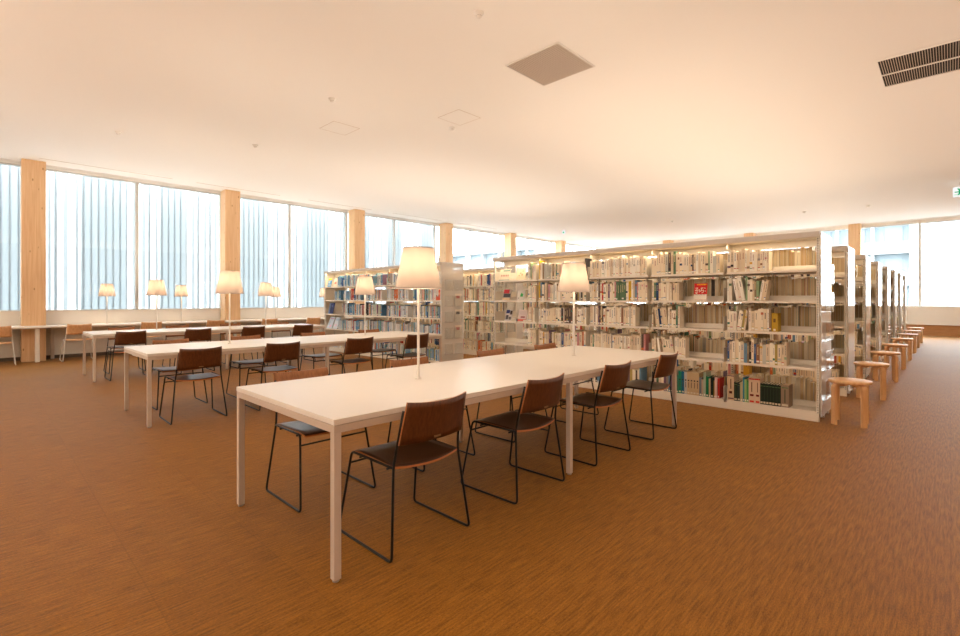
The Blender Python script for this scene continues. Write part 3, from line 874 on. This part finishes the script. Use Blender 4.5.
front = {  # (bay, row): options
 (0, 0): dict(frac=.50, pal='pale', hgt=(.195, .24)), (0, 1): dict(frac=.50, lean=.25), (0, 2): dict(frac=.58, lean=.2), (0, 3): dict(frac=.70, pal='warm'), (0, 4): dict(frac=.75, specials=BOT0),
 (1, 0): dict(frac=.97, hgt=(.20, .26)), (1, 1): dict(frac=.42), (1, 2): dict(frac=.46, lean=.12), (1, 3): dict(frac=.50, lean=.12), (1, 4): dict(frac=.98, specials=BOT1),
 (2, 0): dict(frac=.99, pal='pale'), (2, 1): dict(frac=.99), (2, 2): dict(frac=.80), (2, 3): dict(frac=.97), (2, 4): dict(frac=.9, specials=BOT2),
 (3, 0): dict(frac=.98), (3, 1): dict(frac=.98), (3, 2): dict(frac=.98), (3, 3): dict(frac=.98), (3, 4): dict(frac=.95)}
YEL = C(232, 190, 40)
for bay in range(4):
    for row in range(5):
        o = front[(bay, row)]
        lo = RV+bay*RB+.022; hi = RV+(bay+1)*RB-.022
        lst = fill(RU[0], lo, hi, TR[row], **o)
        if (bay, row) == (0, 2) and lst:      # the mustard volume closing the third shelf
            m, w, d, h, cov, page, deco, y0 = lst[-1]
            lst = lst[:-2]; yy = lst[-1][7]
            lst.append((Matrix.Translation((RU[0]+.012, yy-.062, TR[row]+.001)), .055, .15, .20, C(196,160,50), page, [(.5, .7, .3, .7, C(120,90,40)), (.05, .15, .3, .7, C(240,230,210))], yy-.062))
        if (bay, row) == (2, 1) and len(lst) > 14:
            m, w, d, h, cov, page, deco, y0 = lst[22]; lst[22] = (m, w, d, h, YEL, page, None, y0); 
            m, w, d, h, cov, page, deco, y0 = lst[23]; lst[23] = (m, w, d, h, YEL, page, None, y0)
            m, w, d, h, cov, page, deco, y0 = lst[7]; lst[7] = (m, w, d, h, C(200,30,40), page, None, y0)
        if bay == 3 and row in (0, 1):
            m, w, d, h, cov, page, deco, y0 = lst[0]; lst[0] = (m, w, d, h+.04, YEL, page, None, y0)
        emit_books(lst, True, 1, BN[bay], RN[row])
# left-end display bay has a few books at its right side
for row in range(4):
    lo = RV+4*RB+.022
    emit_books(fill(RU[0], lo, lo+.17, TR[row], frac=.97), False, 1)
# the other side of the front bookcase, fore-edges towards the camera
for bay in range(5):
    for row in range(5):
        if bay == 4 and row == 4: continue
        lo = RV+bay*RB+.022; hi = RV+(bay+1)*RB-.022
        if bay == 4: hi = lo+(.35 if row == 3 else .2)
        emit_books(fill(RU[0]+D, lo, hi, TR[row], frac=.98, side=-1, hgt=(.245, .29) if row == 2 else (.205, .275), lean=.0, wid=(.016, .038)), False, -1, back=True)
# further rows
for k in range(1, 8):
    nb = 5 if k < 4 else 3
    for bay in range(nb):
        for row in range(5):
            lo = RV+bay*RB+.022; hi = RV+(bay+1)*RB-.022
            emit_books(fill(RU[k], lo, hi, TR[row], frac=random.uniform(.75, .98), pal='warm', hgt=(.255, .29) if row == 2 else (.20, .28), wid=(.016, .04)), False, 1)
            if bay < 2: emit_books(fill(RU[k]+D, lo, hi, TR[row], frac=.98, side=-1, hgt=(.255, .29) if row == 2 else (.2, .28), wid=(.018, .036)), False, -1, back=True)
for k in range(0, 3):
    for bay in range(5):
        for row in range(5):
            lo = LV+bay*LBAY+.022; hi = LV+(bay+1)*LBAY-.022
            if k == 0 and bay == 4: hi = lo+(.28, .40, .06, .22, .22)[row]
            fr = .98 if (row > 2 or k) else random.uniform(.72, .98)
            emit_books(fill(RU[0]+RP*k, lo, hi, TR[row], frac=fr, pal='cool' if k == 0 else 'warm', hgt=((.25, .29) if k else (.215, .265)) if row == 2 else (.205, .255), wid=(.015, .033)), False, 1)
            if k == 0 and row > 1: emit_books(fill(RU[0]+D, lo, hi, TR[row], frac=.9, side=-1, wid=(.018, .036)), False, -1, back=True)
o = bpy.data.objects.new('library_books', STUFF.mesh('library_books')); COL.objects.link(o)
tag(o, 'remaining rows of books filling the farther shelves and far sides of the bookcases', 'books', kind='stuff')

# ------------------------------------------------------------------ display cards and face-out books
def faceout(name, u, v, z, w, h, lab, cat, patches, base, tilt=.22, th=.008, rz=0, group=None):
    """leaning cover facing -u; patches: (y0,y1,z0,z1,colour) in 0..1"""
    buf = BookBuf(); I = Matrix.Identity(4)
    buf.quadbox(I, 0, th, -w/2, w/2, 0, h, [C(230,220,200), C(230,220,200), base, C(220,210,190), base, base])
    for (y0, y1, z0, z1, c) in patches:       # y from the left as seen from the front
        a, b_ = w/2-y0*w, w/2-y1*w
        buf.quad(I, ((-.0006, a, z0*h), (-.0006, a, z1*h), (-.0006, b_, z1*h), (-.0006, b_, z0*h)), c)
    o = bpy.data.objects.new(name, buf.mesh(name)); COL.objects.link(o)
    o.location = (u, v, z+.001+(th+.003)*math.sin(tilt)); o.rotation_euler = (0, tilt, rz)
    tag(o, lab, cat, group)
    # small easel behind, part of the display
    b = bmn(); box(b, th, th+.003, -.03, .03, 0, h*.6); box(b, -.006, th, -.03, .03, -.002, -.0005)
    obj('easel', b, M['acrylic'], o)
    return o
u = RU[0]+.03
# red notice card
t = faceout('notice_card', u, 2.145, TR[1], .150, .205, 'red notice card with white brush lettering on second shelf of front bookcase', 'card', [
    (0, 1, 0, .36, C(246,236,220)), (.03, .97, .31, .345, C(120,110,100)), (.05, .95, .03, .06, C(226,130,100))] +
    [(.22+k*.09, .28+k*.09, .90, .96, C(245,205,40)) for k in range(8)], C(212,24,24), tilt=.16)
b = bmn()
def stroke(pts, r=.0042):
    for (a, c) in zip(pts, pts[1:]):
        ay, az, cy, cz = .075-a[0]*.15, a[1]*.19, .075-c[0]*.15, c[1]*.19
        d = Vector((cy-ay, cz-az)); n = Vector((-d.y, d.x)).normalized()*r
        b.faces.new([b.verts.new((-.0012, y, z)) for y, z in ((ay+n.x, az+n.y), (cy+n.x, cz+n.y), (cy-n.x, cz-n.y), (ay-n.x, az-n.y))])
for s in ([(.12,.78),(.30,.80),(.18,.68)], [(.08,.62),(.36,.66)], [(.25,.66),(.24,.42),(.14,.46)], [(.10,.52),(.18,.50)], [(.42,.70),(.40,.50)], [(.50,.76),(.72,.79)], [(.61,.82),(.52,.56),(.44,.60)],
          [(.52,.60),(.72,.66),(.76,.54),(.60,.47)], [(.80,.80),(.86,.74)], [(.84,.62),(.90,.56)]): stroke(s)
obj('lettering', b, M['cardwhite'], t, fixn=False)
WB = RV+4*RB
faceout('picture_book', u, WB+.70, TR[0], .22, .185, 'wide cream picture book with green title on the top display shelf', 'book', [(.32, .98, .80, .93, C(120,160,150)), (0, 1, 0, .05, C(110,150,140))] + [(.15+.16*k, .24+.16*k, .35, .5, C(190,130,110)) for k in range(5)], C(238,224,200), group='face-out books in the left-end bay')
faceout('picture_book', u+.02, WB+.37, TR[0], .17, .20, 'tilted cream picture book with orange dots on the top display shelf', 'book', [(.4, .5, .5, .6, C(216,130,80)), (.55, .68, .35, .5, C(200,150,100)), (.25, .35, .3, .4, C(180,140,110)), (.6, .75, .65, .78, C(216,180,150))], C(238,218,186), tilt=.25, rz=.12, group='face-out books in the left-end bay')
faceout('picture_book', u, WB+.66, TR[1], .17, .19, 'picture book with red and dark cover on the second display shelf', 'book', [(.05, .75, .60, .95, C(190,40,50)), (.1, .95, .25, .58, C(70,72,78)), (.0, 1, 0, .2, C(230,200,160))], C(200,190,180), tilt=.3, group='face-out books in the left-end bay')
faceout('picture_book', u, WB+.36, TR[1], .15, .16, 'pale picture book with green animal shape on the second display shelf', 'book', [(.42, .78, .35, .65, C(50,170,80)), (.5, .65, .6, .75, C(50,170,80)), (.2, .3, .15, .25, C(90,80,70))], C(216,212,204), tilt=.28, group='face-out books in the left-end bay')
faceout('picture_book', u, WB+.62, TR[2], .15, .19, 'picture book with dark blue and white cover on the third display shelf', 'book', [(.1, .6, .65, .95, C(50,60,120)), (.65, .95, .55, .9, C(60,44,40)), (.15, .5, .1, .5, C(70,66,72)), (.55, .9, .1, .35, C(90,84,80))], C(214,208,204), tilt=.28, group='face-out books in the left-end bay')
faceout('picture_book', u, WB+.33, TR[2], .17, .19, 'pinkish picture book with red base on the third display shelf', 'book', [(.0, 1, 0, .18, C(216,110,90)), (.3, .8, .3, .42, C(150,70,70)), (.1, .9, .55, .9, C(214,196,190))], C(222,204,196), tilt=.28, group='face-out books in the left-end bay')
for w_, v_, lab in ((.10, WB+.49, 'small grey-blue flat book lying between two picture books'), (.12, WB+.235, 'small blue-grey flat book lying right of the pink picture book')):
    buf = BookBuf(); buf.quadbox(Matrix.Identity(4), 0, .13, -w_/2, w_/2, 0, .026, [C(170,182,190)]*2+[C(160,176,190)]+[C(220,210,190)]*3)
    o = bpy.data.objects.new('book', buf.mesh('book')); COL.objects.link(o); o.location = (RU[0]+.03, v_, TR[2]+.001); tag(o, lab+' on third shelf', 'book')
# left bookcase display bay
LB = LV+4*LBAY
faceout('magazine', u, LB+.72, TR[0], .17, .21, 'blue magazine with yellow header on top shelf of left bookcase', 'magazine', [(0, 1, .78, 1, C(240,205,60)), (.1, .9, .1, .3, C(190,220,235)), (.1, .5, .4, .65, C(200,225,240))], C(90,160,215), group='magazines on display')
faceout('magazine', u, LB+.44, TR[0], .17, .20, 'cream magazine with pink print on top shelf of left bookcase', 'magazine', [(.2, .8, .3, .6, C(222,150,130))], C(238,226,208), group='magazines on display')
faceout('magazine', u, LB+.66, TR[2], .25, .27, 'dark navy magazine on third shelf of left bookcase', 'magazine', [(0, .3, 0, 1, C(120,140,170)), (.5, .8, .6, .8, C(90,100,150))], C(40,48,100), group='magazines on display')
for r, lab in ((3, 'fourth'), (4, 'bottom')):
    faceout('magazine', u-.03, LB+.67, TR[r], .24, .30, 'pale blue open magazine at the left end of %s shelf of left bookcase' % lab, 'magazine', [(.1, .9, .8, .9, C(200,170,200)), (.45, .8, .12, .3, C(240,190,215)), (.1, .4, .3, .6, C(180,200,220))], C(206,218,232), tilt=.4, group='magazines on display')
    faceout('magazine', u-.03, LB+.40, TR[r], .22, .30, 'pale blue open magazine, right one of the pair on %s shelf of left bookcase' % lab, 'magazine', [(.1, .9, .7, .85, C(180,205,225)), (.2, .7, .2, .4, C(225,205,220))], C(214,224,234), tilt=.4, group='magazines on display')
# red-orange and black face-out items at the right end of the left bookcase
faceout('picture_book', RU[0]+.016, LV+.11, TR[1], .13, .20, 'orange-red book facing out at right end of left bookcase, second shelf', 'book', [(.2, .8, .5, .7, C(240,190,150))], C(216,84,44), tilt=.08)
faceout('picture_book', RU[0]+.016, LV+.11, TR[3], .15, .21, 'black and white book facing out at right end of left bookcase, fourth shelf', 'book', [(.2, .7, .3, .55, C(225,220,214)), (.4, .8, .65, .8, C(200,196,190))], C(30,28,30), tilt=.08)
# a few leaflets in the pockets of the left bookcase's end panel
for (c_, k_, mk, l_) in ((1, 3, C(190,60,60), 'leaflet with red print in the upper right pocket of left bookcase end'), (1, 2, C(60,50,50), 'leaflet with dark print in the middle right pocket of left bookcase end'), (1, 1, C(180,70,70), 'leaflet with red print in the lower right pocket of left bookcase end')):
    buf = BookBuf(); I = Matrix.Identity(4); x0 = RU[0]+.05+c_*.25+.02; z0 = .22+k_*.30
    yb = LV-.014-.022
    buf.quadbox(I, x0, x0+.17, yb-.002, yb, z0, z0+.24, [C(240,230,214)]*6)
    buf.quad(I, ((x0+.03, yb-.0025, z0+.15), (x0+.12, yb-.0025, z0+.15), (x0+.12, yb-.0025, z0+.20), (x0+.03, yb-.0025, z0+.20)), mk)
    o = bpy.data.objects.new('leaflet', buf.mesh('leaflet')); COL.objects.link(o); tag(o, l_, 'leaflet', 'leaflets in the end panel pockets')
# wooden stools seen through the open lower left bay
for k, (uu, vv, l) in enumerate(((6.95, 5.15, 'birch stool seen through the open bottom of the front bookcase left bay'),)):
    dup(st, (uu, vv, 0), .4, l, None, sk).pop('group', None)

# ------------------------------------------------------------------ light
w = bpy.data.worlds.new('sky'); sc.world = w; w.use_nodes = True
bg = w.node_tree.nodes['Background']; bg.inputs[0].default_value = (.90, .96, 1.0, 1); bg.inputs[1].default_value = WORLD = 8.5
STRIP = 7.5
def area(u, v, z, sx, sy, e, col, up=True):
    ld = bpy.data.lights.new('uplight_and_fill', 'AREA'); ld.shape = 'RECTANGLE'; ld.size = sx; ld.size_y = sy; ld.energy = e; ld.color = col
    lo = bpy.data.objects.new('uplight_and_fill', ld); COL.objects.link(lo); lo.location = (u, v, z)
    lo.rotation_euler = (PI, 0, 0) if up else (0, 0, 0)
for (v_, l_, k_) in ((RV+2.25, 4.4, 0), (LV+2.2, 4.3, 0), (RV+2.25, 4.4, 1), (RV+2.25, 4.4, 2), (RV+2.25, 4.4, 3), (LV+2.2, 4.3, 1)):           # strips tucked under the canopies wash the shelves
    for (uu, sg) in ((RU[k_]+.02, 1), (RU[k_]+D-.02, -1)):
        ld = bpy.data.lights.new('canopy_strip', 'AREA'); ld.shape = 'RECTANGLE'; ld.size = .02; ld.size_y = l_; ld.energy = STRIP; ld.color = (1, .80, .55)
        lo = bpy.data.objects.new('canopy_strip', ld); COL.objects.link(lo); lo.location = (uu, v_, CT-.02); lo.rotation_euler = (0, 0, 0)
UP = 30
for k in range(8): area(RU[k]+D/2, RV+2.25, CT+.06, .2, 4.2, UP*(.5 if k < 5 else .28), (1, .79, .60))
for k in range(4): area(RU[0]+RP*k+D/2, LV+2.2, CT+.06, .2, 4.0, UP*.42, (1, .82, .66))

for (u_, v_, f_) in ((-3.5, -3, .8), (0.5, -3.5, .8), (-3.5, 3, 1.5), (-3.5, 8, 1.7), (4.5, -3.8, .9), (9, -4, 1), (13, -4, .8)): area(u_, v_, CT+.06, .3, 3.5, UP*2.45*f_, (1, .80, .62))  # unseen fill lights added outside the view to lift the ceiling
# ------------------------------------------------------------------ camera
cam = bpy.data.cameras.new('camera'); co = bpy.data.objects.new('camera', cam); COL.objects.link(co)
yaw = .771
co.location = (0, 0, 1.2451); co.rotation_euler = (PI/2, 0, yaw-PI/2)
cam.sensor_width = 36; cam.sensor_fit = 'HORIZONTAL'; cam.lens = 36*484.55/960; cam.shift_y = -(318-299.73)/960
cam.clip_start = .05; cam.clip_end = 400
sc.camera = co
vs = sc.view_settings
vs.view_transform = 'Standard'; vs.look = 'None'; vs.gamma = 1; vs.use_curve_mapping = False; vs.exposure = 0.72
